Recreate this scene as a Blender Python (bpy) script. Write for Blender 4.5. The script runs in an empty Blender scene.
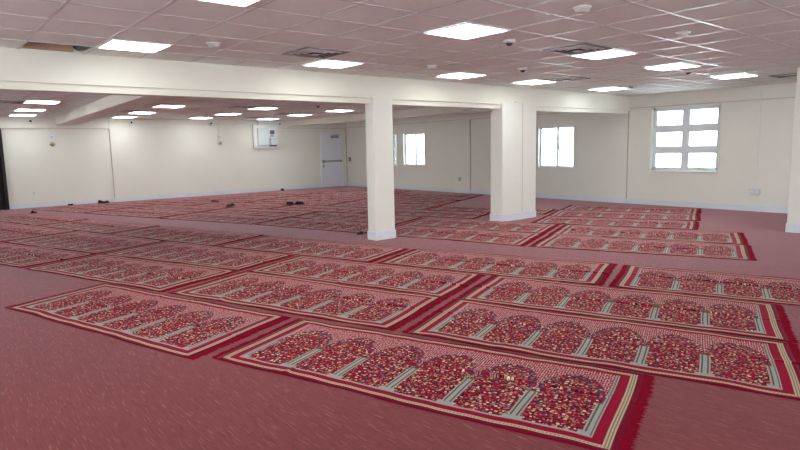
import bpy, bmesh, math, random
from mathutils import Vector, Matrix
random.seed(7)
C = bpy.context.scene.collection
sc = bpy.context.scene
PI = math.pi

# ------------------------------------------------------------------ camera, world, exposure
CAM_H = 1.55
f_px, th, pit, rol = 584.27, 0.873956, 0.1320716, -0.0207025
F = Vector((math.cos(th), math.sin(th), 0)); Rt = Vector((math.sin(th), -math.cos(th), 0)); U = Vector((0, 0, 1))
F2 = F*math.cos(pit) - U*math.sin(pit); U2 = U*math.cos(pit) + F*math.sin(pit)
R3 = Rt*math.cos(rol) + U2*math.sin(rol); U3 = U2*math.cos(rol) - Rt*math.sin(rol)
cd = bpy.data.cameras.new('camera'); cam = bpy.data.objects.new('camera', cd); C.objects.link(cam)
cam.matrix_world = Matrix(((R3.x, U3.x, -F2.x, 0), (R3.y, U3.y, -F2.y, 0), (R3.z, U3.z, -F2.z, CAM_H), (0, 0, 0, 1)))
cd.sensor_width = 36; cd.lens = f_px/800*36; cd.clip_start = 0.05; cd.clip_end = 200
sc.camera = cam
sc.view_settings.view_transform = 'Standard'; sc.view_settings.look = 'None'
sc.view_settings.exposure = 0.8; sc.view_settings.gamma = 1.0; sc.view_settings.use_curve_mapping = False
LAMP = 8.0           # emission of the ceiling light diffusers
w = bpy.data.worlds.new('sky'); sc.world = w; w.use_nodes = True
bg = w.node_tree.nodes['Background']; bg.inputs[0].default_value = (0.88, 0.95, 1.0, 1); bg.inputs[1].default_value = 6.5

# ------------------------------------------------------------------ node helpers
class S:
    """a socket with arithmetic"""
    def __init__(s, nt, v): s.nt = nt; s.v = v
    def op(s, o, b=None, c=None):
        n = s.nt.nodes.new('ShaderNodeMath'); n.operation = o
        for i, x in enumerate((s, b, c)):
            if x is None: continue
            if isinstance(x, S): s.nt.links.new(x.v, n.inputs[i])
            else: n.inputs[i].default_value = x
        return S(s.nt, n.outputs[0])
    def __add__(s, b): return s.op('ADD', b)
    def __sub__(s, b): return s.op('SUBTRACT', b)
    def __mul__(s, b): return s.op('MULTIPLY', b)
    def __truediv__(s, b): return s.op('DIVIDE', b)
    def gt(s, b): return s.op('GREATER_THAN', b)
    def lt(s, b): return s.op('LESS_THAN', b)
    def abs(s): return s.op('ABSOLUTE')
    def min(s, b): return s.op('MINIMUM', b)
    def max(s, b): return s.op('MAXIMUM', b)
    def sin(s): return s.op('SINE')
    def fract(s): return s.op('FRACT')
    def rsub(s, a):
        return (s*-1.0)+a
def mixc(nt, fac, a, b):
    n = nt.nodes.new('ShaderNodeMix'); n.data_type = 'RGBA'
    for i, x in ((0, fac), (6, a), (7, b)):
        if isinstance(x, S): nt.links.new(x.v, n.inputs[i])
        elif i == 0: n.inputs[0].default_value = x
        else: n.inputs[i].default_value = (*x, 1)
    return S(nt, n.outputs[2])
def node(nt, t, links={}, **kw):
    n = nt.nodes.new(t)
    for k, v in kw.items(): setattr(n, k, v)
    for k, v in links.items():
        if isinstance(v, S): nt.links.new(v.v, n.inputs[k])
        else: n.inputs[k].default_value = v
    return n
def mat(name, col=(.8, .8, .8), rough=.6, noise=0.0, nscale=8, bump=0.0, bscale=200, metal=0, spec=None, sheen=0):
    m = bpy.data.materials.new(name); m.use_nodes = True; nt = m.node_tree; b = nt.nodes['Principled BSDF']
    b.inputs['Roughness'].default_value = rough; b.inputs['Metallic'].default_value = metal
    if spec is not None: b.inputs['Specular IOR Level'].default_value = spec
    if sheen: b.inputs['Sheen Weight'].default_value = sheen
    tc = node(nt, 'ShaderNodeTexCoord'); co = S(nt, tc.outputs['Object'])
    n = node(nt, 'ShaderNodeTexNoise', {'Vector': co, 'Scale': nscale, 'Detail': 3})
    c = mixc(nt, S(nt, n.outputs['Fac'])*1.6 - .3, tuple(x*(1-noise) for x in col), tuple(min(1, x*(1+noise)) for x in col))
    nt.links.new(c.v, b.inputs['Base Color'])
    if bump:
        n2 = node(nt, 'ShaderNodeTexNoise', {'Vector': co, 'Scale': bscale, 'Detail': 2})
        bp = node(nt, 'ShaderNodeBump', {'Height': S(nt, n2.outputs['Fac']), 'Strength': bump, 'Distance': .01})
        nt.links.new(bp.outputs[0], b.inputs['Normal'])
    return m
def emis(name, col, strength):
    m = bpy.data.materials.new(name); m.use_nodes = True; b = m.node_tree.nodes['Principled BSDF']
    b.inputs['Base Color'].default_value = (.9, .9, .9, 1)
    b.inputs['Emission Color'].default_value = (*col, 1); b.inputs['Emission Strength'].default_value = strength
    return m

M = {}
M['wall'] = mat('wall_paint', (.78, .765, .70), .55, .02, 1.5, .05, 120, spec=.3)
M['column'] = mat('column_paint', (.76, .75, .69), .5, .02, 3, .04, 100, spec=.3)
M['beam'] = mat('beam_paint', (.77, .755, .665), .5, .03, 2, .05, 40, spec=.3)
M['base'] = mat('vinyl_baseboard', (.70, .74, .80), .35, .03, 3)
M['tile'] = mat('ceiling_tile', (.83, .90, .86), .9, .03, 1.2, .3, 260, spec=.1)
M['bar'] = mat('ceiling_bar_metal', (.56, .57, .59), .30, .02, 3, spec=.7)
M['wp'] = mat('white_plastic', (.80, .80, .78), .4, .02, 6)
M['gp'] = mat('grey_plastic', (.32, .33, .34), .45, .05, 12)
M['bp'] = mat('black_plastic', (.02, .02, .025), .3, .1, 20)
M['lp'] = mat('lamp_frame_paint', (.80, .80, .82), .4, .02, 6)
M['lens'] = mat('amber_lens', (.50, .40, .28), .3, .05, 20)
M['wf'] = mat('window_vinyl', (.74, .78, .82), .4, .03, 5)
M['jamb'] = mat('window_jamb_paint', (.80, .84, .76), .4, .03, 5)
M['door'] = mat('door_paint', (.78, .80, .88), .4, .02, 3)
M['doorframe'] = mat('door_frame_paint', (.80, .82, .88), .4, .02, 3)
M['steel'] = mat('brushed_steel', (.35, .35, .34), .35, .06, 30, metal=.7)
M['blue'] = mat('blue_label', (.10, .14, .35), .5, .25, 60)
M['yellow'] = mat('tan_label', (.45, .38, .22), .5, .2, 60)
M['panel'] = mat('panel_enamel', (.62, .68, .70), .35, .03, 4)
M['vent'] = mat('vent_metal', (.62, .63, .63), .4, .05, 8)
M['det'] = mat('aged_white_plastic', (.60, .59, .57), .5, .03, 6)
M['ventl'] = mat('vent_frame_enamel', (.13, .13, .13), .4, .05, 8)
M['dark'] = mat('dark_void', (.03, .028, .027), .9, .2, 6)
M['wood'] = mat('brown_joist', (.42, .27, .19), .8, .25, 6)
M['duct'] = mat('dark_green_duct', (.035, .05, .035), .6, .2, 8)
M['curtain'] = mat('black_cloth', (.018, .015, .015), .9, .25, 5, .3, 300)
M['cloth'] = mat('dark_maroon_cloth', (.045, .010, .018), .9, .4, 20, .4, 150)
M['cloth2'] = mat('black_brown_cloth', (.018, .012, .012), .8, .3, 20, .3, 150)
M['fringe'] = mat('crimson_fringe', (.22, .002, .018), .9, .35, 60, .15, 300, spec=.05)
M['roof'] = mat('roof_deck', (.10, .08, .07), .9, .2, 3)
M['lampE'] = emis('lamp_diffuser', (.93, 1.0, .97), LAMP)
# clear glass
g = bpy.data.materials.new('window_glass'); g.use_nodes = True; nt = g.node_tree; nt.nodes.clear()
o = node(nt, 'ShaderNodeOutputMaterial'); tr = node(nt, 'ShaderNodeBsdfTransparent', {'Color': (.96, .98, .98, 1)})
gl = node(nt, 'ShaderNodeBsdfGlossy', {'Roughness': .03}); fr = node(nt, 'ShaderNodeFresnel', {'IOR': 1.3})
mx = node(nt, 'ShaderNodeMixShader'); nt.links.new(fr.outputs[0], mx.inputs[0]); nt.links.new(tr.outputs[0], mx.inputs[1]); nt.links.new(gl.outputs[0], mx.inputs[2])
nt.links.new(mx.outputs[0], o.inputs[0]); M['glass'] = g

# carpet with fine light flecks
def carpet():
    m = bpy.data.materials.new('office_carpet'); m.use_nodes = True; nt = m.node_tree; b = nt.nodes['Principled BSDF']
    tc = node(nt, 'ShaderNodeTexCoord')
    mp = node(nt, 'ShaderNodeMapping', {'Vector': S(nt, tc.outputs['Object']), 'Rotation': (0, 0, math.radians(-8)), 'Scale': (200, 11, 1)})
    v = node(nt, 'ShaderNodeTexVoronoi', {'Vector': S(nt, mp.outputs[0]), 'Scale': 1.0}, voronoi_dimensions='2D')
    sep = node(nt, 'ShaderNodeSeparateColor', {'Color': S(nt, v.outputs['Color'])})
    r = S(nt, sep.outputs[0]); r2 = S(nt, sep.outputs[1])
    fleck = r.gt(.93) * S(nt, v.outputs['Distance']).lt(.42)
    dk = r2.gt(.72)
    mp2 = node(nt, 'ShaderNodeMapping', {'Vector': S(nt, tc.outputs['Object']), 'Rotation': (0, 0, math.radians(-8)), 'Scale': (22, 260, 1)})
    v2 = node(nt, 'ShaderNodeTexNoise', {'Vector': S(nt, mp2.outputs[0]), 'Scale': 1.0, 'Detail': 1})
    big = node(nt, 'ShaderNodeTexNoise', {'Vector': S(nt, tc.outputs['Object']), 'Scale': .7, 'Detail': 3})
    base = mixc(nt, S(nt, big.outputs['Fac']), (.205, .048, .054), (.25, .064, .070))
    base = mixc(nt, dk*.35, base, (.14, .024, .032))
    base = mixc(nt, S(nt, v2.outputs['Fac']).gt(.6)*.25, base, (.32, .11, .115))
    base = mixc(nt, fleck*.42, base, (.46, .22, .16))
    nt.links.new(base.v, b.inputs['Base Color']); b.inputs['Roughness'].default_value = .8
    b.inputs['Specular IOR Level'].default_value = .15
    b.inputs['Sheen Weight'].default_value = .34; b.inputs['Sheen Roughness'].default_value = .22; b.inputs['Sheen Tint'].default_value = (1, .75, .82, 1)
    n2 = node(nt, 'ShaderNodeTexNoise', {'Vector': S(nt, tc.outputs['Object']), 'Scale': 260, 'Detail': 2})
    bp = node(nt, 'ShaderNodeBump', {'Height': S(nt, n2.outputs['Fac']), 'Strength': .35, 'Distance': .004}); nt.links.new(bp.outputs[0], b.inputs['Normal'])
    return m
M['carpet'] = carpet()

# the woven pattern of the six-niche prayer rugs, in metres along (U) and across (V)
RL, RW = 2.88, 1.16
PITCH = (RL-.33)/6
def rugmat():
    m = bpy.data.materials.new('prayer_rug_weave'); m.use_nodes = True; nt = m.node_tree; b = nt.nodes['Principled BSDF']
    uv = node(nt, 'ShaderNodeUVMap'); sp = node(nt, 'ShaderNodeSeparateXYZ', {'Vector': S(nt, uv.outputs[0])})
    u = S(nt, sp.outputs[0]); v = S(nt, sp.outputs[1])
    oi = node(nt, 'ShaderNodeObjectInfo'); rnd = S(nt, oi.outputs['Random'])
    e = u.min(u.rsub(RL)); t = v.rsub(RW)
    le = e.gt(.035)+e.gt(.078)+e.gt(.14)+e.gt(.165)
    lb = v.gt(.036)+v.gt(.066)+v.gt(.118)+v.gt(.136)
    lt = t.gt(.034)+t.gt(.062)+t.gt(.102)*2.0
    lev = le.min(lb).min(lt)
    RED = (.30, .0010, .028); DRED = (.165, .001, .018); CREAM = (.52, .43, .30); GREY = (.35, .37, .34)
    # border
    nz = node(nt, 'ShaderNodeTexNoise', {'Vector': S(nt, uv.outputs[0]), 'Scale': 90, 'Detail': 2}); nf = S(nt, nz.outputs['Fac'])
    creamc = mixc(nt, nf.gt(.52)*.45, CREAM, (.46, .33, .20))
    line_e = ((e-.048).abs().lt(.0035)).max((e-.064).abs().lt(.0035)) * le.lt(1.5)
    dots = (u*(2*PI/.022)).sin().gt(.1) * ((v-.051).abs().lt(.005)).max((t-.048).abs().lt(.005)) * le.gt(1.5)
    creamc = mixc(nt, line_e.max(dots)*.75, creamc, (.12, .07, .06))
    greyc = mixc(nt, (e-.152).abs().lt(.004)*lb.gt(3.5)*.8, GREY, (.10, .08, .07))
    redc = mixc(nt, nf.gt(.6)*.3, RED, DRED)
    # field
    n = (u-.165)/PITCH; dx = (n.fract()-.5).abs()*PITCH; p = dx.rsub(PITCH/2)
    vv = v-.56
    arch = ((vv/.39)*(vv/.39) + (dx/.2125)*(dx/.2125)).lt(1.0).max(v.lt(.56))
    pillar = p.lt(.036)*v.lt(.565)
    base = (p.lt(.060)*v.lt(.175)).max(pillar)
    brown = ((p-.019).abs().lt(.0055)*v.gt(.17)*v.lt(.565)).max((v-.557).abs().lt(.008)*p.lt(.036))
    uvo = node(nt, 'ShaderNodeCombineXYZ', {0: u+rnd*40.0, 1: v+rnd*13.0, 2: 0.0})
    vo = node(nt, 'ShaderNodeTexVoronoi', {'Vector': S(nt, uvo.outputs[0]), 'Scale': 31, 'Randomness': .9}, voronoi_dimensions='2D')
    d = S(nt, vo.outputs['Distance']); sc_ = node(nt, 'ShaderNodeSeparateColor', {'Color': S(nt, vo.outputs['Color'])})
    r1, r2 = S(nt, sc_.outputs[0]), S(nt, sc_.outputs[1])
    rp = node(nt, 'ShaderNodeValToRGB', {'Fac': r1}); cr = rp.color_ramp; cr.interpolation = 'CONSTANT'
    cols = [(0, (.36, .006, .03)), (.22, (.70, .50, .24)), (.40, (.06, .065, .12)), (.50, (.74, .66, .52)), (.64, (.42, .02, .04)), (.76, (.22, .25, .30)), (.86, (.50, .20, .06)), (.93, (.50, .20, .25))]
    while len(cr.elements) < len(cols): cr.elements.new(.5)
    for el, (ps, c) in zip(cr.elements, cols): el.position = ps; el.color = (*c, 1)
    vo2 = node(nt, 'ShaderNodeTexVoronoi', {'Vector': S(nt, uvo.outputs[0]), 'Scale': 95}, voronoi_dimensions='2D')
    s2 = node(nt, 'ShaderNodeSeparateColor', {'Color': S(nt, vo2.outputs['Color'])}); q = S(nt, s2.outputs[0])
    ground = mixc(nt, q.gt(.58), (.30, .002, .028), (.028, .004, .012))
    ring = ((vv/.39)*(vv/.39) + (dx/.2125)*(dx/.2125)).gt(.62)*v.gt(.6)
    ground = mixc(nt, ring*q.gt(.35)*.75, ground, (.045, .035, .075))
    ground = mixc(nt, q.gt(.88), ground, (.40, .25, .20))
    flo = mixc(nt, d.lt(r2*.18+.16), ground, S(nt, rp.outputs[0]))
    flo = mixc(nt, d.lt(.09)*r2.gt(.4), flo, (.14, .02, .03))
    # darker navy lobes hugging the arch outline
    vd = node(nt, 'ShaderNodeTexVoronoi', {'Vector': S(nt, uv.outputs[0]), 'Scale': 58, 'Randomness': .35}, voronoi_dimensions='2D')
    dotf = mixc(nt, S(nt, vd.outputs['Distance']).lt(.45), (.66, .41, .39), (.25, .003, .03))
    fld = mixc(nt, arch, dotf, flo)
    fld = mixc(nt, base, fld, GREY); fld = mixc(nt, brown, fld, (.14, .085, .055))
    c = mixc(nt, lev.gt(.5), DRED, creamc); c = mixc(nt, lev.gt(1.5), c, redc); c = mixc(nt, lev.gt(2.5), c, greyc); c = mixc(nt, lev.gt(3.5), c, fld)
    nt.links.new(c.v, b.inputs['Base Color']); b.inputs['Roughness'].default_value = .85; b.inputs['Specular IOR Level'].default_value = .1
    b.inputs['Sheen Weight'].default_value = .12; b.inputs['Sheen Roughness'].default_value = .2; b.inputs['Sheen Tint'].default_value = (1, .8, .85, 1)
    bp = node(nt, 'ShaderNodeBump', {'Height': nf, 'Strength': .3, 'Distance': .004}); nt.links.new(bp.outputs[0], b.inputs['Normal'])
    return m
M['rug'] = rugmat()

# ------------------------------------------------------------------ mesh helpers
def obj(name, bm, m, parent=None, loc=(0, 0, 0), rz=0, smooth=False):
    me = bpy.data.meshes.new(name); bm.to_mesh(me); bm.free()
    o = bpy.data.objects.new(name, me); C.objects.link(o)
    if m is not None: me.materials.append(m)
    if smooth:
        for p in me.polygons: p.use_smooth = True
    o.location = loc; o.rotation_euler = (0, 0, rz)
    if parent: o.parent = parent
    return o
def bx(bm, x0, x1, y0, y1, z0, z1, bev=0.0):
    r = bmesh.ops.create_cube(bm, size=1.0, matrix=Matrix.Translation(((x0+x1)/2, (y0+y1)/2, (z0+z1)/2)) @ Matrix.Diagonal((abs(x1-x0), abs(y1-y0), abs(z1-z0), 1)))
    if bev:
        es = list({e for v in r['verts'] for e in v.link_edges})
        bmesh.ops.bevel(bm, geom=es, offset=bev, segments=2, affect='EDGES', profile=.5)
def box(*a, bev=0.0):
    bm = bmesh.new(); bx(bm, *a, bev=bev); return bm
def lathe(bm, prof, seg=24, M4=Matrix.Identity(4)):
    rings = []
    for r, z in prof:
        rings.append([bm.verts.new(M4 @ Vector((max(r, .0002)*math.cos(2*PI*i/seg), max(r, .0002)*math.sin(2*PI*i/seg), z))) for i in range(seg)])
    for a, b in zip(rings, rings[1:]):
        for i in range(seg): bm.faces.new((a[i], a[(i+1) % seg], b[(i+1) % seg], b[i]))
    bm.faces.new(rings[0]); bm.faces.new(rings[-1])
    bmesh.ops.recalc_face_normals(bm, faces=bm.faces)
def empty(name, loc=(0, 0, 0), rz=0):
    o = bpy.data.objects.new(name, None); C.objects.link(o); o.location = loc; o.rotation_euler = (0, 0, rz); o.empty_display_size = .1
    return o
def tag(o, label, cat, group=None):
    o['label'] = label; o['category'] = cat
    if group: o['group'] = group
    return o
def struct(o): o['kind'] = 'structure'; return o
def copy_tree(o, parent=None):
    c = o.copy(); C.objects.link(c)
    if parent: c.parent = parent
    for ch in o.children: copy_tree(ch, c)
    return c

# ------------------------------------------------------------------ room shell
XR, YB, XL, YF = 14.1, 20.2, -4.0, -4.0
H1, H2, HT = 2.706, 2.65, 3.3
YBM = 7.72; BM_T = .27         # main beam front face and thickness
struct(obj('floor', box(XL-.3, XR+.3, YF-.3, YB+.3, -.12, 0), M['carpet']))
struct(obj('trim_roof_deck', box(XL-.3, XR+.3, YF-.3, YB+.3, HT, HT+.15), M['roof']))
def holed(name, lo, hi, spans, z0, z1, mk):
    bm = bmesh.new(); c = [lo]+[q for s_ in spans for q in s_]+[hi]
    for i, (a, b) in enumerate(zip(c, c[1:])):
        if i % 2: mk(bm, a, b, 0, z0); mk(bm, a, b, z1, HT)
        else: mk(bm, a, b, 0, HT)
    return struct(obj(name, bm, M['wall']))
WL = [(-2.6, -.6), (.8, 2.8), (4.2, 6.2), (9.4, 11.4), (13.0, 15.0)]  # unseen window openings, added to bring more daylight onto the ceiling
WF = [(-2.4, -.4), (1.4, 3.4), (5.2, 7.2), (9.2, 11.2)]  # openings behind the camera, likewise added for fill daylight
holed('wall_left', YF-.25, YB+.25, WL, .75, 2.4, lambda bm, a, b, c_, d_: bx(bm, XL-.25, XL, a, b, c_, d_))
holed('wall_front', XL, XR+.25, WF, .75, 2.4, lambda bm, a, b, c_, d_: bx(bm, a, b, YF-.25, YF, c_, d_))

# back wall: recessed lower fields at both ends under a thicker upper band, flush middle
bm = bmesh.new()
REC = .05
bx(bm, XL, XR+.25, YB+REC, YB+.3, 0, HT)                       # rear plane of the recesses
bx(bm, 5.02, 11.12, YB, YB+REC, 0, 2.7)
bx(bm, XL, 5.02, YB, YB+REC, 2.33, 2.7)
bx(bm, 11.12, XR, YB, YB+REC, 2.37, 2.7)
DX0, DX1, DZ = 12.87, 13.82, 2.15
struct(obj('wall_back', bm, M['wall']))

# right wall with real window openings
WINS = [(5.56, 7.16, .84, 2.38), (9.34, 10.53, .89, 2.05), (15.42, 16.58, .89, 2.05), (16.97, 18.15, .89, 2.05)]
bm = bmesh.new()
ys = sorted([YF-.25, YB+.3] + [y for a in WINS for y in a[:2]])
for a, b in zip(ys, ys[1:]):
    wn = [q for q in WINS if abs(q[0]-a) < 1e-6]
    if wn:
        bx(bm, XR+.03, XR+.28, a, b, 0, wn[0][2]); bx(bm, XR+.03, XR+.28, a, b, wn[0][3], HT)
    else: bx(bm, XR+.03, XR+.28, a, b, 0, HT)
def face_band(y0, y1, z0, z1): bx(bm, XR, XR+.03, y0, y1, z0, z1)
face_band(YF, YB, 2.41, 2.75)
face_band(YF, YB, 2.75, 2.8)
face_band(7.76, 8.42, 0, 2.41)     # flat piers between the recessed wall fields
face_band(13.22, 13.85, 0, 2.41)
face_band(YF, 3.2, 0, 2.41)
struct(obj('wall_right', bm, M['wall']))

# tan strips along the wall steps, shade of the gaps painted as colour
M['gap_shade'] = mat('gap_shade_tan', (.56, .49, .41), .8, .15, 12)
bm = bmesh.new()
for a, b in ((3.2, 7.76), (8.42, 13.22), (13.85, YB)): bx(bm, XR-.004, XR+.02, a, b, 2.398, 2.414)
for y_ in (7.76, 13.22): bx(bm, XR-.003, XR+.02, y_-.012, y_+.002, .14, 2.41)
struct(obj('trim_right', bm, M['gap_shade']))
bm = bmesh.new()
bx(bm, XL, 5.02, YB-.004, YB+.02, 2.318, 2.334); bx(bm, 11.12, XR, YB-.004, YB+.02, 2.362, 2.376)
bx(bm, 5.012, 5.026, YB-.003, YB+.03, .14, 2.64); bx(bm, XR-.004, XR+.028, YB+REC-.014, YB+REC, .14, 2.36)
struct(obj('trim_back', bm, M['gap_shade']))
struct(obj('trim_column', box(9.796, 9.812, YBM-.013, YBM+.01, .155, 2.40), M['gap_shade']))

# baseboards
def baseboard(name, a, b):
    bm = bmesh.new(); x0, x1, y0, y1 = min(a[0], b[0]), max(a[0], b[0]), min(a[1], b[1]), max(a[1], b[1])
    bx(bm, x0, x1, y0, y1, 0, .135, bev=.003); return struct(obj(name, bm, M['base']))
bm = bmesh.new()
bx(bm, XL, 5.005, YB+REC-.014, YB+REC, 0, .135); bx(bm, 5.006, 11.135, YB-.014, YB, 0, .135)
bx(bm, 11.136, DX0-.06, YB+REC-.014, YB+REC, 0, .135); bx(bm, DX1+.06, XR, YB+REC-.014, YB+REC, 0, .135)
struct(obj('baseboard_back', bm, M['base']))
bm = bmesh.new()
for a, b, d in ((YF, 3.2, 0), (3.2, 7.75, .03), (7.75, 8.43, 0), (8.43, 13.21, .03), (13.21, 13.86, 0), (13.86, YB, .03)):
    bx(bm, XR-.014+d, XR+d, a, b, 0, .135)
struct(obj('baseboard_right', bm, M['base']))
struct(obj('baseboard_left', box(XL, XL+.014, YF, YB, 0, .135), M['base']))

# ------------------------------------------------------------------ ceilings: lay-in tiles and exposed grid
xs = [-3.98, -3.35, -2.7, -2.07, -1.44, -.81, -.18, .45, 1.08, 1.73, 2.35, 2.97, 3.58, 4.2, 4.85, 5.5, 6.15, 6.88, 7.53, 8.22, 8.93, 9.58, 10.22, 10.86, 11.5, 12.13, 12.77, 13.4, 14.05]
ysf = [-3.9+.65*i for i in range(8)] + [1.31, 1.98, 2.65, 3.32, 3.98, 4.62, 5.29, 5.97, 6.65, 7.24, 7.72]
KC = .988
xs = [x*KC for x in xs]
ysf = sorted(set([round(y*KC if y < 7.5 else y, 4) for y in ysf if not (1.0 < y < 1.3)]))
HOLE = (1.08*KC, 1.73*KC, 7.24*KC, 7.72)
def ceiling(name, xs, ys, x0, x1, y0, y1, z, hole=None):
    bm = bmesh.new()
    X = [x0]+[x for x in xs if x0+.05 < x < x1-.02]+[x1]; Y = [y0]+[y for y in ys if y0+.05 < y < y1-.02]+[y1]
    for a, b in zip(X, X[1:]):
        for c, d in zip(Y, Y[1:]):
            if hole and abs(a-hole[0]) < .01 and abs(c-hole[2]) < .01: continue
            bx(bm, a, b, c, d, z, z+.018)
    o = struct(obj(name, bm, M['tile']))
    bm = bmesh.new(); w_ = .014
    for x in X[1:-1]: bx(bm, x-w_, x+w_, y0, y1, z-.003, z+.001)
    for y in Y[1:-1]: bx(bm, x0, x1, y-w_, y+w_, z-.0035, z+.0005)
    return o, bm
c1, gb = ceiling('ceiling', xs, ysf, XL, XR, YF, YBM, H1, HOLE)
struct(obj('trim_ceiling_grid_front', gb, M['bar']))
xb = [-3.7+.62*i for i in range(29)]; yb_ = [8.3+.61*i for i in range(20)]
c2, gb = ceiling('ceiling_rear', xb, yb_, XL, XR, YBM+BM_T, YB+.02, H2)
struct(obj('trim_ceiling_grid_rear', gb, M['bar']))

# open ceiling bay with joist and duct above
t = tag(empty('ceiling_opening', (1.39, 7.5, H1)), 'open ceiling bay with missing tile beside the beam, brown joist inside', 'ceiling opening')
bm = bmesh.new()
for a in ((-.345, -.325, -.35, .21), (.325, .345, -.35, .21), (-.345, .345, -.36, -.35)): bx(bm, *a, -.006, .004)
obj('opening_rim', bm, M['bar'], t)
obj('joist', box(-.40, .20, .14, .185, .004, .20, bev=.006), M['wood'], t)
obj('joist', box(-.6, .3, -.2, -.10, .16, .32, bev=.01), M['wood'], t)
bm = bmesh.new(); lathe(bm, [(.07, -.2), (.075, -.19), (.075, .19), (.07, .2)], 20, Matrix.Translation((.27, 0, .10)) @ Matrix.Rotation(PI/2, 4, 'X'))
obj('duct', bm, M['duct'], t, smooth=False)

# ------------------------------------------------------------------ beams
def beam(name, parts, m=M['beam']):
    bm = bmesh.new()
    for a in parts: bx(bm, *a)
    return struct(obj(name, bm, m))
beam('beam_main', [(XL, XR, YBM, YBM+BM_T, 2.355, H1+.1), (XL, 5.935, YBM+.04, YBM+BM_T-.02, 2.27, 2.356), (6.345, 9.165, YBM+.04, YBM+BM_T-.02, 2.27, 2.356), (10.28, XR, YBM+.04, YBM+BM_T-.02, 2.27, 2.356)])
def slant_beam(name, p0, p1, q0, q1, z0, z1):
    bm = bmesh.new(); P = [p0, p1, q1, q0]
    lo = [bm.verts.new((*p, z0)) for p in P]; hi = [bm.verts.new((*p, z1)) for p in P]
    bm.faces.new(lo); bm.faces.new(hi)
    for i in range(4): bm.faces.new((lo[i], lo[(i+1) % 4], hi[(i+1) % 4], hi[i]))
    bmesh.ops.recalc_face_normals(bm, faces=bm.faces)
    es = [e for e in bm.edges if abs(e.verts[0].co.z-z0) < 1e-6 and abs(e.verts[1].co.z-z0) < 1e-6]
    bmesh.ops.bevel(bm, geom=es, offset=.012, segments=2, affect='EDGES')
    return struct(obj(name, bm, M['beam']))
slant_beam('beam_cross', (3.55, YB), (2.86, YBM+BM_T), (4.12, YB), (3.24, YBM+BM_T), 2.43, H2+.1)
slant_beam('beam_cross', (11.33, YB), (11.38, YBM+BM_T), (11.78, YB), (11.83, YBM+BM_T), 2.45, H2+.1)

# ------------------------------------------------------------------ columns
def column(parts, bases, seam=None):
    bm = bmesh.new()
    for a in parts: bx(bm, *a, bev=.006)
    o = struct(obj('column', bm, M['column']))
    bm = bmesh.new()
    for x0, x1, y0, y1 in bases: bx(bm, x0-.012, x1+.012, y0-.012, y1+.012, 0, .15, bev=.003)
    b = obj('column_base', bm, M['base'], o)
    return o
column([(5.935, 6.345, YBM-.002, YBM+.22, 0, 2.40)], [(5.935, 6.345, YBM-.002, YBM+.22)])
column([(9.165, 9.80, YBM-.012, YBM+.30, 0, 2.40), (9.795, 10.28, YBM+.002, YBM+.30, 0, 2.40), (9.56, 9.86, YBM-.018, YBM+.1, 2.40, 2.425)], [(9.165, 9.80, YBM-.012, YBM+.30), (9.80, 10.28, YBM+.002, YBM+.30)])
column([(11.25, 11.68, 2.84, 3.29, 0, H1+.01)], [(11.25, 11.68, 2.84, 3.29)])

# ------------------------------------------------------------------ windows
def window(n, y0, y1, z0, z1, cols, rows, fr):
    root = struct(empty('window_%d' % n, (XR, (y0+y1)/2, z0)))
    Y0, Y1, Z = y0-(y0+y1)/2, y1-(y0+y1)/2, z1-z0
    bm = bmesh.new()       # plastered reveal lining and sill
    bx(bm, .004, .27, Y1-.012, Y1, 0, Z); bx(bm, .004, .27, Y0, Y0+.012, 0, Z); bx(bm, .004, .27, Y0, Y1, Z-.012, Z)
    obj('window_jamb', bm, M['jamb'], root)
    obj('window_sill', box(-.012, .27, Y0-.02, Y1+.02, -.012, .012, bev=.004), M['jamb'], root)
    bm = bmesh.new(); X0, X1 = .10, .15
    bx(bm, X0, X1, Y0+.012, Y0+.012+fr, .012, Z-.012); bx(bm, X0, X1, Y1-.012-fr, Y1-.012, .012, Z-.012)
    bx(bm, X0, X1, Y0+.012, Y1-.012, .012, .012+fr); bx(bm, X0, X1, Y0+.012, Y1-.012, Z-.012-fr, Z-.012)
    obj('window_frame', bm, M['wf'], root)
    a0, a1, b0, b1 = Y0+.012+fr, Y1-.012-fr, .012+fr, Z-.012-fr
    mul = .115 if rows > 1 else .03
    ch = (b1-b0-(rows-1)*mul)/rows; cw = (a1-a0-(cols-1)*mul)/cols
    for i in range(1, cols): obj('mullion', box(X0, X1+.005, a0+i*cw+(i-1)*mul, a0+i*cw+i*mul, b0, b1), M['wf'], root)
    for j in range(1, rows):
        obj('transom', box(X0+.004, X1, a0, a1, b0+j*ch+(j-1)*mul, b0+j*ch+j*mul), M['wf'], root)
    for i in range(cols):
        for j in range(rows):
            ya, za = a0+i*(cw+mul), b0+j*(ch+mul); sx = .02 if (cols == 2 and rows == 1 and i == 0) else 0; s = .018 if rows == 1 else .03
            bm = bmesh.new()
            for q in ((ya, ya+s, za, za+ch), (ya+cw-s, ya+cw, za, za+ch), (ya, ya+cw, za, za+s), (ya, ya+cw, za+ch-s, za+ch)): bx(bm, X0+.012+sx, X1-.012+sx, *q)
            sh = obj('sash', bm, M['wf'], root)
            obj('pane', box(X0+.022+sx, X0+.026+sx, ya+s-.003, ya+cw-s+.003, za+s-.003, za+ch-s+.003), M['glass'], sh)
            if rows > 1 and j == 0: obj('crank_handle', box(X0-.03, X0+.012, ya+cw*.55, ya+cw*.55+.035, za-.01, za+.02, bev=.005), M['steel'], sh)
            if rows == 1 and i == 0: obj('latch', box(X0-.006+sx, X0+.012+sx, ya+cw-.03, ya+cw-.008, za+ch*.45, za+ch*.45+.07, bev=.004), M['gp'], sh)
    return root
window(1, *WINS[0], 2, 3, .055)
window(2, *WINS[1], 2, 1, .02)
window(3, *WINS[2], 2, 1, .02)
window(4, *WINS[3], 2, 1, .02)

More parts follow.
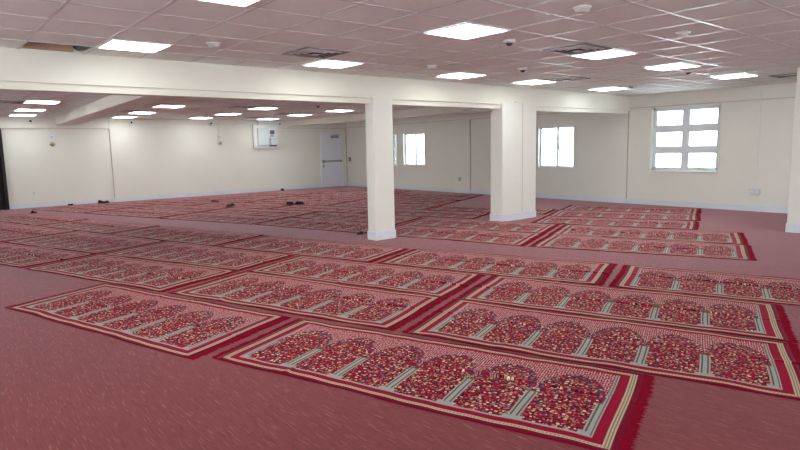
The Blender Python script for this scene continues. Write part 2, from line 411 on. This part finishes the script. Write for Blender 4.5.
# ------------------------------------------------------------------ door
d = struct(empty('door_1', ((DX0+DX1)/2, YB+REC, 0)))
hw = (DX1-DX0)/2
bm = bmesh.new()
bx(bm, -hw-.055, -hw, -.07, .0, 0, DZ+.055, bev=.004); bx(bm, hw, hw+.055, -.07, 0, 0, DZ+.055, bev=.004); bx(bm, -hw, hw, -.07, 0, DZ, DZ+.055, bev=.004)
obj('door_frame', bm, M['doorframe'], d)
obj('door_leaf', box(-hw+.004, hw-.004, -.045, -.003, .01, DZ-.004, bev=.003), M['door'], d)
bm = bmesh.new(); bx(bm, -hw+.01, hw-.01, -.115, -.085, 1.02, 1.085, bev=.008); bx(bm, -hw+.01, -hw+.12, -.12, -.045, .99, 1.11, bev=.008); bx(bm, hw-.08, hw-.01, -.11, -.045, 1.0, 1.1, bev=.008)
obj('push_bar', bm, M['steel'], d)
bm = bmesh.new(); bx(bm, -.02, .33, -.12, -.045, DZ-.17, DZ-.06, bev=.01); bx(bm, .05, .30, -.15, -.12, DZ-.05, DZ-.03); 
obj('door_closer', bm, M['steel'], d)
bm = bmesh.new(); bx(bm, -hw+.05, -hw+.10, -.055, -.045, .80, .95, bev=.004); bx(bm, -hw+.06, -hw+.085, -.09, -.055, .82, .845); 
obj('pull_handle', bm, M['steel'], d)

# ------------------------------------------------------------------ ceiling lights
def light_proto():
    r = empty('ceiling_light')
    bm = bmesh.new(); a, b = .308, .29
    for q in ((-a, a, -a, -b), (-a, a, b, a), (-a, -b, -b, b), (b, a, -b, b)): bx(bm, *q, -.012, 0)
    obj('frame', bm, M['lp'], r)
    obj('diffuser', box(-b, b, -b, b, -.008, -.002), M['lampE'], r)
    return r
LF = [(2.05, 6.93, 'square ceiling light above the beam, leftmost beside the open ceiling bay'), (4.66, 6.94, 'square ceiling light just behind the first air vent, above left bay of beam'),
      (7.22, 6.96, 'square ceiling light near the beam between the two columns'), (9.2, 6.96, 'square ceiling light touching the far vent in front of the wide column'),
      (11.83, 7.0, 'square ceiling light nearest the end of the beam at the window wall'),
      (1.93, 4.27, 'square ceiling light cut off by the top edge of the photo'), (4.53, 4.28, 'large square ceiling light, largest one in the photo at top centre'),
      (7.2, 4.34, 'square ceiling light directly beside the large vent at upper right'), (9.34, 4.44, 'square ceiling light on the right above the small sprinkler dome'),
      (11.74, 4.42, 'square ceiling light farthest right, above the six-pane window')]
LB = [(2.31, 14.41, 'square ceiling light far left behind the beam, nearest of its line of three'), (2.47, 17.07, 'square ceiling light far left behind the beam, middle of its line of three'), (2.6, 19.3, 'square ceiling light far left behind the beam, closest to back wall'),
      (5.0, 14.6, 'square ceiling light right of the cross beam, nearest one in that rear bay'), (5.15, 17.22, 'square ceiling light beside the dark vent right of the left cross beam'), (5.28, 19.42, 'square ceiling light by the back wall just above the pilaster'),
      (7.6, 19.2, 'square ceiling light at the back wall above the white alarm unit'), (7.56, 16.98, 'square ceiling light in the middle of the rear area, second from wall'), (7.39, 14.4, 'square rear ceiling light with a dark vent on its left, nearest in line'),
      (9.99, 19.15, 'square rear ceiling light right above the wall cabinet'), (9.83, 16.67, 'square rear ceiling light with dark vent just left, near right cross beam'), (9.87, 14.43, 'square rear ceiling light next to the first column, below the beam')]
proto = light_proto()
for i, (x, y, lab) in enumerate(LF+LB):
    o_ = proto if i == 0 else copy_tree(proto)
    k_ = KC if i < len(LF) else 1
    o_.location = (x*k_, y*k_, (H1 if i < len(LF) else H2)-.0036)
    tag(o_, lab, 'light', 'square ceiling light panels')

# ------------------------------------------------------------------ air diffusers
def vent_proto():
    r = empty('air_vent')
    bm = bmesh.new(); a, b = .30, .265
    for q in ((-a, a, -a, -b), (-a, a, b, a), (-a, -b, -b, b), (b, a, -b, b)): bx(bm, *q, -.008, 0)
    obj('frame', bm, M['ventl'], r)
    obj('backing', box(-b, b, -b, b, -.003, 0), M['dark'], r)
    for k, s in enumerate((.245, .18, .115)):
        bm = bmesh.new(); s2 = s-.022
        A = [bm.verts.new((sx*s, sy*s, -.004)) for sx, sy in ((-1, -1), (1, -1), (1, 1), (-1, 1))]
        B = [bm.verts.new((sx*s2, sy*s2, -.014)) for sx, sy in ((-1, -1), (1, -1), (1, 1), (-1, 1))]
        A2 = [bm.verts.new((v.co.x*.985, v.co.y*.985, v.co.z+.0)) for v in A]; B2 = [bm.verts.new((v.co.x*.97, v.co.y*.97, v.co.z+.001)) for v in B]
        for i in range(4):
            j = (i+1) % 4; bm.faces.new((A[i], A[j], B[j], B[i])); bm.faces.new((A2[j], A2[i], B2[i], B2[j])); bm.faces.new((B[i], B[j], B2[j], B2[i])); bm.faces.new((A[j], A[i], A2[i], A2[j]))
        bmesh.ops.recalc_face_normals(bm, faces=bm.faces)
        obj('louver_ring', bm, M['vent'], r)
    obj('centre_plate', box(-.05, .05, -.05, .05, -.026, -.022), M['vent'], r)
    return r
VS = [(3.96, 6.28, H1, 'square metal air vent beside the light over the left bay'), (6.53, 4.3, H1, 'large dark square air vent left of the upper right light'),
      (9.3, 6.33, H1, 'dark square air vent in front of the wide column'), (12.6, 3.75, H1, 'air vent at the far right edge of the ceiling'),
      (1.72, 14.6, H2, 'air vent at far left of the rear ceiling beside a light'), (4.47, 16.5, H2, 'air vent beside the left cross beam in rear ceiling'),
      (6.75, 14.2, H2, 'air vent in the middle of the rear ceiling left of a light'), (9.15, 16.2, H2, 'air vent near right cross beam in the rear ceiling'), (9.3, 18.6, H2, 'air vent above the wall cabinet by the back wall')]
proto = vent_proto()
for i, (x, y, z, lab) in enumerate(VS):
    o_ = proto if i == 0 else copy_tree(proto)
    k_ = KC if z == H1 else 1
    o_.location = (x*k_, y*k_, z-.0036); tag(o_, lab, 'vent', 'square ceiling air vents')

# ------------------------------------------------------------------ smoke detectors, domes, sprinklers
def det_proto():
    r = empty('smoke_detector'); bm = bmesh.new(); lathe(bm, [(.075, 0), (.078, -.012), (.07, -.02)], 28)
    obj('mounting_plate', bm, M['det'], r)
    bm = bmesh.new(); lathe(bm, [(.062, -.019), (.062, -.032), (.05, -.046), (.03, -.05)], 28); obj('sensor_head', bm, M['det'], r)
    bm = bmesh.new(); lathe(bm, [(.0635, -.026), (.0635, -.030)], 28); obj('vent_slot', bm, M['gp'], r)
    return r
DT = [(2.69, 6.31, H1, 'white round smoke detector on ceiling over left bay'), (4.59, 2.98, H1, 'white round smoke detector nearest the top edge, right of centre'),
      (6.54, 3.0, H1, 'white round smoke detector on the right side of the ceiling, largest of them'), (5.98, 6.35, H1, 'faint white smoke detector left of the light between columns'), (11.75, 6.4, H1, 'small grey round detector near the beam end at window wall'),
      (6.98, 17.1, H2, 'small round detector on the rear ceiling in the middle bay')]
proto = det_proto()
for i, (x, y, z, lab) in enumerate(DT):
    o_ = proto if i == 0 else copy_tree(proto)
    k_ = KC if z == H1 else 1
    o_.location = (x*k_, y*k_, z-.003); tag(o_, lab, 'smoke detector', 'round ceiling smoke detectors')
def dome_proto():
    r = empty('ceiling_dome_camera'); bm = bmesh.new(); lathe(bm, [(.07, 0), (.072, -.02), (.062, -.035)], 24); obj('housing', bm, M['det'], r)
    bm = bmesh.new(); lathe(bm, [(.04, -.033), (.037, -.048), (.024, -.060), (.008, -.065)], 24); obj('dome', bm, M['bp'], r, smooth=True)
    return r
proto = dome_proto()
DM = [(5.31, 4.37, H1, 'small ceiling dome camera beside the large centre light'), (7.38, 5.81, H1, 'black dome camera in front of the light row near wide column'),
      (10.08, 4.51, H1, 'small dome camera beside the light at right'), (8.07, 12.76, H2, 'dark dome camera on rear ceiling left of first column')]
for i, (x, y, z, lab) in enumerate(DM):
    o_ = proto if i == 0 else copy_tree(proto)
    k_ = KC if z == H1 else 1
    o_.location = (x*k_, y*k_, z-.003); tag(o_, lab, 'camera', 'ceiling dome cameras')

# wall cameras along the back wall
def wallcam():
    r = empty('wall_camera'); bm = bmesh.new(); lathe(bm, [(.075, 0), (.08, .02), (.07, .045)], 24, Matrix.Rotation(PI/2, 4, 'X')); obj('housing', bm, M['wp'], r)
    bm = bmesh.new(); lathe(bm, [(.034, .044), (.032, .058), (.020, .070), (.006, .075)], 24, Matrix.Translation((0, 0, .02)) @ Matrix.Rotation(PI/2, 4, 'X')); obj('lens_dome', bm, M['bp'], r, smooth=True)
    return r
proto = wallcam()
WC = [(2.9, 2.51, 'small white wall camera with black lens, leftmost on back wall'), (5.69, 2.50, 'white wall camera with black lens just right of the pilaster'), (8.33, 2.50, 'white wall camera with black lens left of the second alarm unit'), (11.02, 2.50, 'dark wall camera right of the wall cabinet near the cross beam')]
for i, (x, z, lab) in enumerate(WC):
    o_ = proto if i == 0 else copy_tree(proto)
    o_.location = (x, YB, z); tag(o_, lab, 'camera', 'dome cameras on the back wall')

# alarm/emergency units with conduit
def alarm():
    r = empty('wall_alarm')
    obj('case', box(-.075, .075, -.06, 0, 0, .30, bev=.012), M['wp'], r)
    bm = bmesh.new(); lathe(bm, [(.065, -.03), (.07, 0), (.05, .045), (.015, .06)], 20, Matrix.Translation((.01, -.055, .02)) @ Matrix.Rotation(PI/2, 4, 'X')); obj('lamp_lens', bm, M['lens'], r, smooth=True)
    obj('label_plate', box(-.04, .05, -.064, -.06, .18, .26), M['panel'], r)
    bm = bmesh.new(); lathe(bm, [(.011, .3), (.011, .78)], 10, Matrix.Translation((0, -.012, 0))); obj('conduit', bm, M['wp'], r)
    return r
proto = alarm()
for i, (x, y, z, lab) in enumerate([(3.40, YB+REC, 1.84, 'white wall alarm with amber lens hanging below the left cross beam'), (8.60, YB, 1.82, 'white wall alarm with amber lens and conduit left of wall cabinet')]):
    o_ = proto if i == 0 else copy_tree(proto)
    o_.location = (x, y, z); tag(o_, lab, 'alarm', 'alarm units on the back wall')
    
# wall cabinet
r = tag(empty('wall_cabinet', (10.38, YB, 1.62)), 'white wall cabinet with grey cover and blue label on back wall', 'cabinet')
obj('backboard', box(-.50, .50, -.12, 0, 0, .86, bev=.01), M['wp'], r)
cv = obj('cover', box(-.36, .10, -.19, -.12, .10, .74, bev=.008), M['panel'], r)
obj('side_cover', box(.11, .36, -.16, -.12, .40, .74, bev=.006), M['wp'], r)
obj('blue_sticker', box(.14, .33, -.164, -.16, .52, .66), M['blue'], r); obj('notice', box(.14, .30, -.164, -.16, .42, .50), M['yellow'], r)
obj('control_box', box(.13, .45, -.24, -.12, .12, .38, bev=.012), M['panel'], r)
obj('shadow_gap_tray', box(.11, .40, -.17, -.12, .07, .11), M['bp'], r)
obj('cable_trunk', box(-.27, -.18, -.09, 0, .862, 1.02), M['wp'], r)

# outlets, conduit, switch
def plate(name, loc, lab, cat, rz, sz=(.075, .115), m='wp'):
    r = tag(empty(name, loc, rz), lab, cat); obj('cover_plate', box(-sz[0]/2, sz[0]/2, -.012, 0, -sz[1]/2, sz[1]/2, bev=.004), M[m], r)
    for s in (-1, 1): obj('socket', box(-.014, .014, -.015, -.011, s*sz[1]*.24-.015, s*sz[1]*.24+.015, bev=.003), M['gp'], r)
    return r
plate('wall_outlet', (2.82, YB+REC, .42), 'white wall outlet low on back wall at far left', 'outlet', 0)
plate('wall_outlet', (XR, 13.68, .46), 'grey round-looking outlet low on the wall pier between windows', 'outlet', PI/2*3, (.10, .13), 'gp')
r = tag(empty('surface_outlet', (XR+.03, 4.77, .44), -PI/2), 'white surface outlet box with conduit right of the six-pane window', 'outlet')
obj('outlet_box', box(-.10, .10, -.055, 0, -.065, .05, bev=.006), M['panel'], r)
for s in (-1, 1): obj('socket', box(s*.05-.018, s*.05+.018, -.058, -.054, -.02, .02, bev=.003), M['wp'], r)
bm = bmesh.new(); bx(bm, -.011, .011, -.018, 0, .05, 1.965); bx(bm, -.011, .011, -.05, -.031, 1.965, 2.275)
bx(bm, -.011, .011, -.05, -.0, 1.945, 1.966)
obj('conduit', bm, M['wp'], r)
r = tag(empty('door_switch', (XR+.03, 20.02, 1.1), -PI/2), 'dark grey switch box on the wall at corner beside the door', 'switch')
obj('switch_case', box(-.05, .05, -.06, 0, -.08, .09, bev=.008), M['gp'], r); obj('push_button', box(-.02, .02, -.07, -.06, -.02, .03, bev=.004), M['wp'], r)

# black curtain at the left edge
bm = bmesh.new(); n = 60; fr_, bk = [], []
for i in range(n+1):
    x = .55+1.61*i/n; y = YB-.10+.045*math.sin(i*.95)+.015*math.sin(i*2.3)
    fr_.append((x, y))
V0 = [[bm.verts.new((x, y+o_, z)) for x, y in fr_] for o_, z in ((0, .012), (0, 2.3), (.008, 2.3), (.008, .012))]
for a in range(4):
    A, B = V0[a], V0[(a+1) % 4]
    for i in range(n): bm.faces.new((A[i], A[i+1], B[i+1], B[i]))
bmesh.ops.recalc_face_normals(bm, faces=bm.faces)
cu = empty('curtain'); tag(cu, 'black floor-length curtain against back wall at the left edge', 'curtain')
obj('curtain_cloth', bm, M['curtain'], cu)
bm = bmesh.new(); lathe(bm, [(.014, .45), (.014, 2.22)], 12, Matrix.Translation((0, YB-.10, 2.315)) @ Matrix.Rotation(PI/2, 4, 'Y')); obj('curtain_rod', bm, M['steel'], cu)
bm = bmesh.new(); bx(bm, .5, .54, YB-.12, YB+REC, 2.29, 2.33); bx(bm, 2.14, 2.18, YB-.12, YB-.004, 2.30, 2.33); obj('bracket', bm, M['steel'], cu)
bm = bmesh.new(); bx(bm, 2.0, 2.2, YB-.15, YB-.04, 0, .012, bev=.004); obj('hem_weight', bm, M['bp'], cu)

# ------------------------------------------------------------------ prayer rugs
A_ = math.radians(-67.5)
UU = Vector((math.cos(A_), math.sin(A_))); VV = Vector((-UU.y, UU.x))
def W(u, v): q = UU*u+VV*v; return q
def rug(NL, NR, FL, FR, label, seed, fine=1.0, amp=1.0):
    """corners in the rug-grid frame (u along, v across); one woven rug with two fringes"""
    rn = random.Random(seed)
    P = [W(*NL), W(*NR), W(*FL), W(*FR)]
    c = (P[0]+P[1]+P[2]+P[3])/4; dirv = ((P[1]-P[0])+(P[3]-P[2])).normalized(); ang = math.atan2(dirv.y, dirv.x)
    ca, sa = math.cos(-ang), math.sin(-ang)
    L = [Vector(((p-c).x*ca-(p-c).y*sa, (p-c).x*sa+(p-c).y*ca)) for p in P]
    FRG = .078/3.0
    nu = int(70*fine); crease = rn.uniform(.44, .58)
    vs = sorted(set([0, .012, .03] + [k/14*.9+.05 for k in range(15)] + [crease-.02, crease-.006, crease, crease+.005, crease+.012, crease+.025, .97, .988, 1.0]))
    vs = [a for i, a in enumerate(vs) if i == 0 or a-vs[i-1] > .003]
    ph = [rn.uniform(0, 6.28) for _ in range(12)]; fr2 = [rn.uniform(.7, 1.4) for _ in range(6)]
    cstr = [rn.uniform(-.2, 1.1) for _ in range(10)]
    xcr = [rn.uniform(.12, .88) for _ in range(rn.choice((1, 2, 3)))]
    def hgt(s, t):
        z = .0075 + amp*(.0022*math.sin(9*fr2[0]*s+ph[0]+3*t) + .0020*math.sin(21*fr2[1]*s+ph[1]-4*t)*math.sin(5*t+ph[2]) + .0012*math.sin(47*s*fr2[2]+ph[3]+9*t))
        k = s*9; i = int(min(8, k)); cs = max(0, cstr[i]*(1-(k-i))+cstr[i+1]*(k-i))
        cc = crease + .012*math.sin(7*s+ph[4])
        dd = t-crease
        if dd > .002: z += amp*cs*.016*math.exp(-max(0, dd-.005)/.022)
        elif dd > -.012: z -= cs*.004
        for q in xcr: z += amp*.007*math.exp(-((s-q-.01*math.sin(5*t+ph[5]))/.006)**2)*(.5+.5*math.sin(4*t+ph[6]))
        ed = min(t, 1-t); z += amp*.006*math.exp(-ed/.02)*max(0, math.sin(13*fr2[3]*s+ph[7]))
        return max(.004, z)
    def pos(s, t):
        q = (L[0]*(1-s)+L[1]*s)*(1-t)+(L[2]*(1-s)+L[3]*s)*t
        k = s*9; i = int(min(8, k)); cs = max(0, cstr[i]*(1-(k-i))+cstr[i+1]*(k-i)); dd = t-crease
        if .002 < dd < .03: t = t-.011*cs*amp*(1-(dd-.005)/.025)
        q = q + Vector((.005*math.sin(6*t+ph[8]), .007*math.sin(11*fr2[4]*s+ph[9])+.003*math.sin(29*s+ph[10])))
        return q
    bm = bmesh.new(); uvl = bm.loops.layers.uv.new('UVMap'); G = []
    ss = [FRG+(1-2*FRG)*i/nu for i in range(nu+1)]
    for s in ss: G.append([bm.verts.new((*pos(s, t), hgt(s, t))) for t in vs])
    def uvof(i, j): return ((ss[i]-FRG)/(1-2*FRG)*RL, vs[j]*RW)
    for i in range(nu):
        for j in range(len(vs)-1):
            f = bm.faces.new((G[i][j], G[i+1][j], G[i+1][j+1], G[i][j+1])); f.smooth = True
            for lp, (a, b) in zip(f.loops, ((i, j), (i+1, j), (i+1, j+1), (i, j+1))): lp[uvl].uv = uvof(a, b)
    # thickness skirt and underside
    per = [(i, 0) for i in range(nu)]+[(nu, j) for j in range(len(vs)-1)]+[(i, len(vs)-1) for i in range(nu, 0, -1)]+[(0, j) for j in range(len(vs)-1, 0, -1)]
    low = [bm.verts.new((G[i][j].co.x, G[i][j].co.y, .001)) for i, j in per]
    for k in range(len(per)):
        k2 = (k+1) % len(per); f = bm.faces.new((low[k], low[k2], G[per[k2][0]][per[k2][1]], G[per[k][0]][per[k][1]]))
        for lp, kk in zip(f.loops, (k, k2, k2, k)): lp[uvl].uv = uvof(*per[kk])
    o = obj('prayer_rug', bm, M['rug'], None, (c.x, c.y, 0), ang)
    tag(o, label, 'rug', 'long red prayer rugs laid on the carpet')
    for end in (0, 1):
        bm = bmesh.new(); nt_ = int(64*fine)
        s0 = FRG if end == 0 else 1-FRG; sg = -1 if end == 0 else 1
        for k in range(nt_):
            t0 = k/nt_; t1 = (k+1)/nt_; ln = FRG*rn.uniform(.75, 1.0); sk = rn.uniform(-.004, .004)
            z0 = hgt(s0, (t0+t1)/2)
            a, b = pos(s0, t0), pos(s0, t1); c_, d_ = pos(s0+sg*ln*.72, t0+.04/nt_+sk), pos(s0+sg*ln*.72, t1-.04/nt_+sk); e_ = pos(s0+sg*ln, (t0+t1)/2+sk*1.8)
            zz = max(.004, z0*.8)
            top = [bm.verts.new((a.x, a.y, z0)), bm.verts.new((b.x, b.y, z0)), bm.verts.new((d_.x, d_.y, zz*rn.uniform(.6, 1))), bm.verts.new((e_.x, e_.y, .003)), bm.verts.new((c_.x, c_.y, zz*rn.uniform(.6, 1)))]
            bot = [bm.verts.new((v.co.x, v.co.y, .001)) for v in top]
            bm.faces.new(top); bm.faces.new(bot)
            for i in range(5): bm.faces.new((top[i], top[(i+1) % 5], bot[(i+1) % 5], bot[i]))
        bmesh.ops.recalc_face_normals(bm, faces=bm.faces)
        obj('fringe', bm, M['fringe'], o)
    return o
def interp(tab, u):
    tab = sorted(tab)
    for (a, va), (b, vb) in zip(tab, tab[1:]):
        if a <= u <= b: return va+(vb-va)*(u-a)/(b-a)
    if u < tab[0][0]: (a, va), (b, vb) = tab[0], tab[1]
    else: (a, va), (b, vb) = tab[-2], tab[-1]
    return va+(vb-va)*(u-a)/(b-a)
seed = [100]
def row(near, far, spans, labels, fine=1.0, amp=1.0):
    for (a, b), lab in zip(spans, labels):
        seed[0] += 1; g_ = .0115
        rug((a, interp(near, a)+g_), (b, interp(near, b)+g_), (a, interp(far, a)-g_), (b, interp(far, b)-g_), lab, seed[0], fine, amp)
B12 = [(-11.3, 4.83), (-8.28, 4.60), (-5.27, 4.40), (-2.26, 4.21), (.68, 4.02)]
B23 = [(-14.2, 6.05), (-11.2, 5.90), (-8.3, 5.76), (-5.26, 5.64), (-2.24, 5.41), (.70, 5.20)]
B34 = [(-16, 7.95), (-13, 7.60), (-10.2, 7.30), (-8.3, 7.10), (-7.08, 6.98), (-5.2, 6.78), (-3.93, 6.74), (-2.25, 6.61), (-.9, 6.535), (.70, 6.42), (2.1, 6.35)]
F4 = [(-16, 9.15), (-12.95, 8.87), (-10.2, 8.57), (-7.05, 8.22), (-3.93, 7.92), (-.9, 7.84), (2.1, 7.55)]
rug((-6.35, 3.30), (-3.33, 3.0), (-6.36, 4.44), (-3.33, 4.19), 'prayer rug in the nearest row, left one, lying across the lower left', 1, 1.3, 1.2)
rug((-3.27, 3.10), (-.25, 2.90), (-3.29, 4.20), (-.22, 4.07), 'prayer rug nearest the camera, front centre, its right fringe on bare carpet', 2, 1.3, 1.3)
row(B12, B23, [(-11.28, -8.30), (-8.27, -5.28), (-5.25, -2.27), (-2.23, .70)],
    ['prayer rug in the second row from front, cut by the left edge of photo', 'prayer rug second from left in the second row, behind the front left rug', 'prayer rug in the second row directly behind the seam of the two front rugs', 'prayer rug at the right end of the second row, reaching the lower right edge'], 1.2, 1.2)
row(B23, B34, [(-14.2, -11.22), (-11.19, -8.32), (-8.29, -5.28), (-5.25, -2.27), (-2.23, .71)],
    ['prayer rug at the far left end of the third row', 'prayer rug in the third row touching the left photo edge area, second from left', 'prayer rug in the middle of the third row, left of the seam below first column', 'prayer rug in the third row, below and right of the first column', 'prayer rug at the right end of the third row with its fringe near right edge'], 1.0, 1.1)
row(B34, F4, [(-16.0, -12.98), (-12.93, -10.22), (-10.17, -7.08), (-7.04, -3.95), (-3.91, -.93), (-.88, 2.1)],
    ['leftmost prayer rug of the fourth row, just before the bare aisle', 'prayer rug second from left in the fourth row along the bare aisle', 'prayer rug third from left in the fourth row along the bare aisle', 'prayer rug in the fourth row in front of the first column base', 'prayer rug in the fourth row in front of the aisle below the wide column', 'prayer rug at the right of the fourth row, beginning with double fringe'], 1.0, 1.0)
N5 = [(-17.1, 9.92), (-14.5, 9.70), (-11.5, 9.52), (-8.4, 9.40), (-5.42, 9.05), (-2.38, 8.73), (.64, 8.69)]
B56 = [(-17.1, 11.15), (-14.5, 11.0), (-11.5, 10.85), (-8.4, 10.65), (-5.45, 10.35), (-2.36, 10.1), (.65, 9.98)]
F6 = [(-16.7, 12.2), (-14.5, 12.05), (-11.5, 12.0), (-8.4, 11.85), (-5.5, 11.6), (-2.4, 11.38), (.62, 11.28)]
row(N5, B56, [(-17.08, -14.5), (-14.46, -11.48), (-11.44, -8.42), (-8.38, -5.44), (-5.40, -2.40), (-2.36, .66)],
    ['leftmost prayer rug of the first row beyond the aisle, by the back wall', 'second prayer rug from left in the row just beyond the bare aisle', 'third prayer rug from left in the row just beyond the bare aisle', 'prayer rug just beyond the aisle, immediately left of the first column', 'prayer rug just beyond the aisle, between first column and wide column base', 'prayer rug just beyond the aisle at right, fringe end on open carpet'], .8, 1.0)
row(B56, F6, [(-16.6, -14.5), (-14.46, -11.50), (-11.46, -8.44), (-8.40, -5.46), (-5.42, -2.42), (-2.38, .64)],
    ['leftmost prayer rug of the second row beyond the aisle', 'second prayer rug from left in the second row beyond the aisle', 'third prayer rug from left in the second row beyond the aisle', 'prayer rug in second row beyond the aisle, partly behind the first column', 'prayer rug in second row beyond the aisle, touching the wide column foot', 'prayer rug right of wide column, second row beyond the aisle, fringe at right'], .7, 1.0)
row([(-3.05, 11.46), (-.05, 11.42)], [(-3.05, 12.66), (-.05, 12.62)], [(-3.05, -.04)], ['nearest of the three rugs by the window wall right of wide column'], .7, 1)
row([(-3.05, 12.68), (-.05, 12.74)], [(-3.05, 13.92), (-.05, 13.86)], [(-3.05, -.02)], ['middle of the three rugs by the window wall right of wide column'], .7, 1)
row([(-3.05, 13.94), (-.05, 13.90)], [(-3.05, 15.2), (-.05, 15.05)], [(-3.02, -.02)], ['farthest of the three rugs right of wide column, end against window wall'], .7, 1)
N7 = [(-16, 12.25), (-13.1, 12.1), (-10.2, 12.0), (-7.3, 11.85), (-4.3, 11.70)]
row(N7, [(a, b+1.13) for a, b in N7], [(-15.9, -13.12), (-13.08, -10.22), (-10.18, -7.32), (-7.28, -4.30)],
    ['leftmost prayer rug in the third row beyond the aisle, near back wall', 'second prayer rug from left in the third row beyond the aisle', 'prayer rug left of the first column in the third row beyond the aisle', 'prayer rug between both columns, its end beside the wide column left side'], .6, 1)
def far(k, v0, spans, labels): row([(-16, v0+.1), (-3, v0)], [(-16, v0+1.25), (-3, v0+1.14)], spans, labels, .6, 1)
far(8, 12.97, [(-6.08, -3.08)], ['prayer rug partly hidden behind the wide column, surrounded by bare carpet'])
row([(-16, 13.44), (-6, 13.04)], [(-16, 14.42), (-6, 14.33)], [(-15.0, -12.22), (-12.18, -9.17), (-9.13, -6.12)], ['leftmost prayer rug of the fourth row beyond the aisle', 'middle prayer rug of the fourth row beyond the aisle', 'prayer rug in the fourth row beyond the aisle, right of the first column'], .6, 1)
far(9, 14.36, [(-14.9, -12.22), (-12.18, -9.17), (-9.13, -6.12)], ['leftmost prayer rug of the fifth row beyond the aisle', 'middle prayer rug of the fifth row beyond the aisle', 'prayer rug in the fifth row beyond the aisle, right of the first column'])
far(10, 15.56, [(-14.2, -12.22), (-12.18, -9.17), (-9.13, -6.12)], ['short prayer rug close to the back wall in the sixth row beyond aisle', 'middle prayer rug of the sixth row beyond the aisle', 'prayer rug at the right end of the sixth row beyond the aisle'])
row([(-13, 16.84), (-6, 16.74)], [(-13, 17.85), (-6, 17.52)], [(-12.6, -9.17), (-9.13, -6.14)], ['prayer rug left one of the farthest full row, near the far corner', 'prayer rug right one of the farthest full row, along the window wall'], .6, 1)
row([(-13, 17.87), (-9, 17.7)], [(-13, 18.95), (-9, 18.70)], [(-12.2, -9.2)], ['farthest prayer rug of all, toward the room corner below the far windows'], .6, 1)

# ------------------------------------------------------------------ dark bundles lying on the rugs and along the wall
def bundle(u, v, sx, sy, sz, lab, m='cloth', name='cloth_bundle', z0=.012, xy=None, grp=None):
    q = W(u, v) if xy is None else Vector(xy); rn = random.Random(int(u*100)+int(v*17))
    bm = bmesh.new(); bmesh.ops.create_icosphere(bm, subdivisions=4, radius=1)
    ph = [rn.uniform(0, 6.28) for _ in range(9)]
    for vt in bm.verts:
        n = vt.co.copy(); k = 1+.18*math.sin(4*n.x+ph[0]+3*n.y)+.14*math.sin(7*n.y+ph[1]-2*n.x)+.10*math.sin(11*n.x+ph[2])*math.cos(9*n.y+ph[3])+.06*math.sin(17*n.z+13*n.x+ph[4])
        p = n*k; vt.co = Vector((p.x*sx, p.y*sy, max(0, p.z*sz*(1+.3*math.sin(5*n.x+ph[5])))))
    o = obj(name, bm, M[m], None, (q.x, q.y, z0), rn.uniform(-.4, .4), smooth=True)
    return tag(o, lab, 'cloth', grp)
bundle(0, 1, .15, .08, .075, 'dark maroon cloth bundle against the back wall left of the pilaster', z0=.001, xy=(4.64, 20.08))
bundle(1, 2, .07, .06, .05, 'small dark cloth bundle at the back wall, farthest left of them', z0=.001, xy=(3.72, 20.10))
bundle(-15.86, 9.24, .07, .06, .05, 'small dark maroon cloth lying on rugs at the far left')
bundle(-11.72, 12.24, .10, .07, .065, 'dark cloth bundle on the far rugs in the middle of the rear field', 'cloth2')
bundle(-13.35, 13.28, .10, .05, .04, 'dark maroon cloth on the rugs below the back wall middle')
bundle(2, 5, .06, .05, .075, 'small dark object at the back wall base left of the door', 'cloth2', z0=.001, xy=(10.95, 20.06))
bundle(-5.46, 8.90, .06, .045, .045, 'tiny dark red rug tuft beside the first column foot', name='cloth_bundle')
# pair of dark shoes left on the rugs
def shoe(u, v, rz, lab):
    q = W(u, v); r = tag(empty('shoe', (q.x, q.y, .02), rz), lab, 'shoe', 'dark shoes on the far rugs')
    bm = bmesh.new(); bmesh.ops.create_icosphere(bm, subdivisions=3, radius=1)
    for vt in bm.verts:
        p = vt.co; wdt = .05*(1-.25*max(0, -p.x)); h = .05+.035*max(0, -p.x)
        vt.co = Vector((p.x*.15, p.y*wdt, .012+max(-.0, p.z*h+.02 if p.z > -.2 else .0)))
    obj('upper', bm, M['cloth2'], r, smooth=True); obj('sole', box(-.145, .145, -.045, .045, 0, .014, bev=.006), M['bp'], r)
shoe(-10.35, 13.14, .3, 'left one of the pair of dark shoes on far rugs')
shoe(-10.10, 13.24, .2, 'right one of the pair of dark shoes on far rugs')
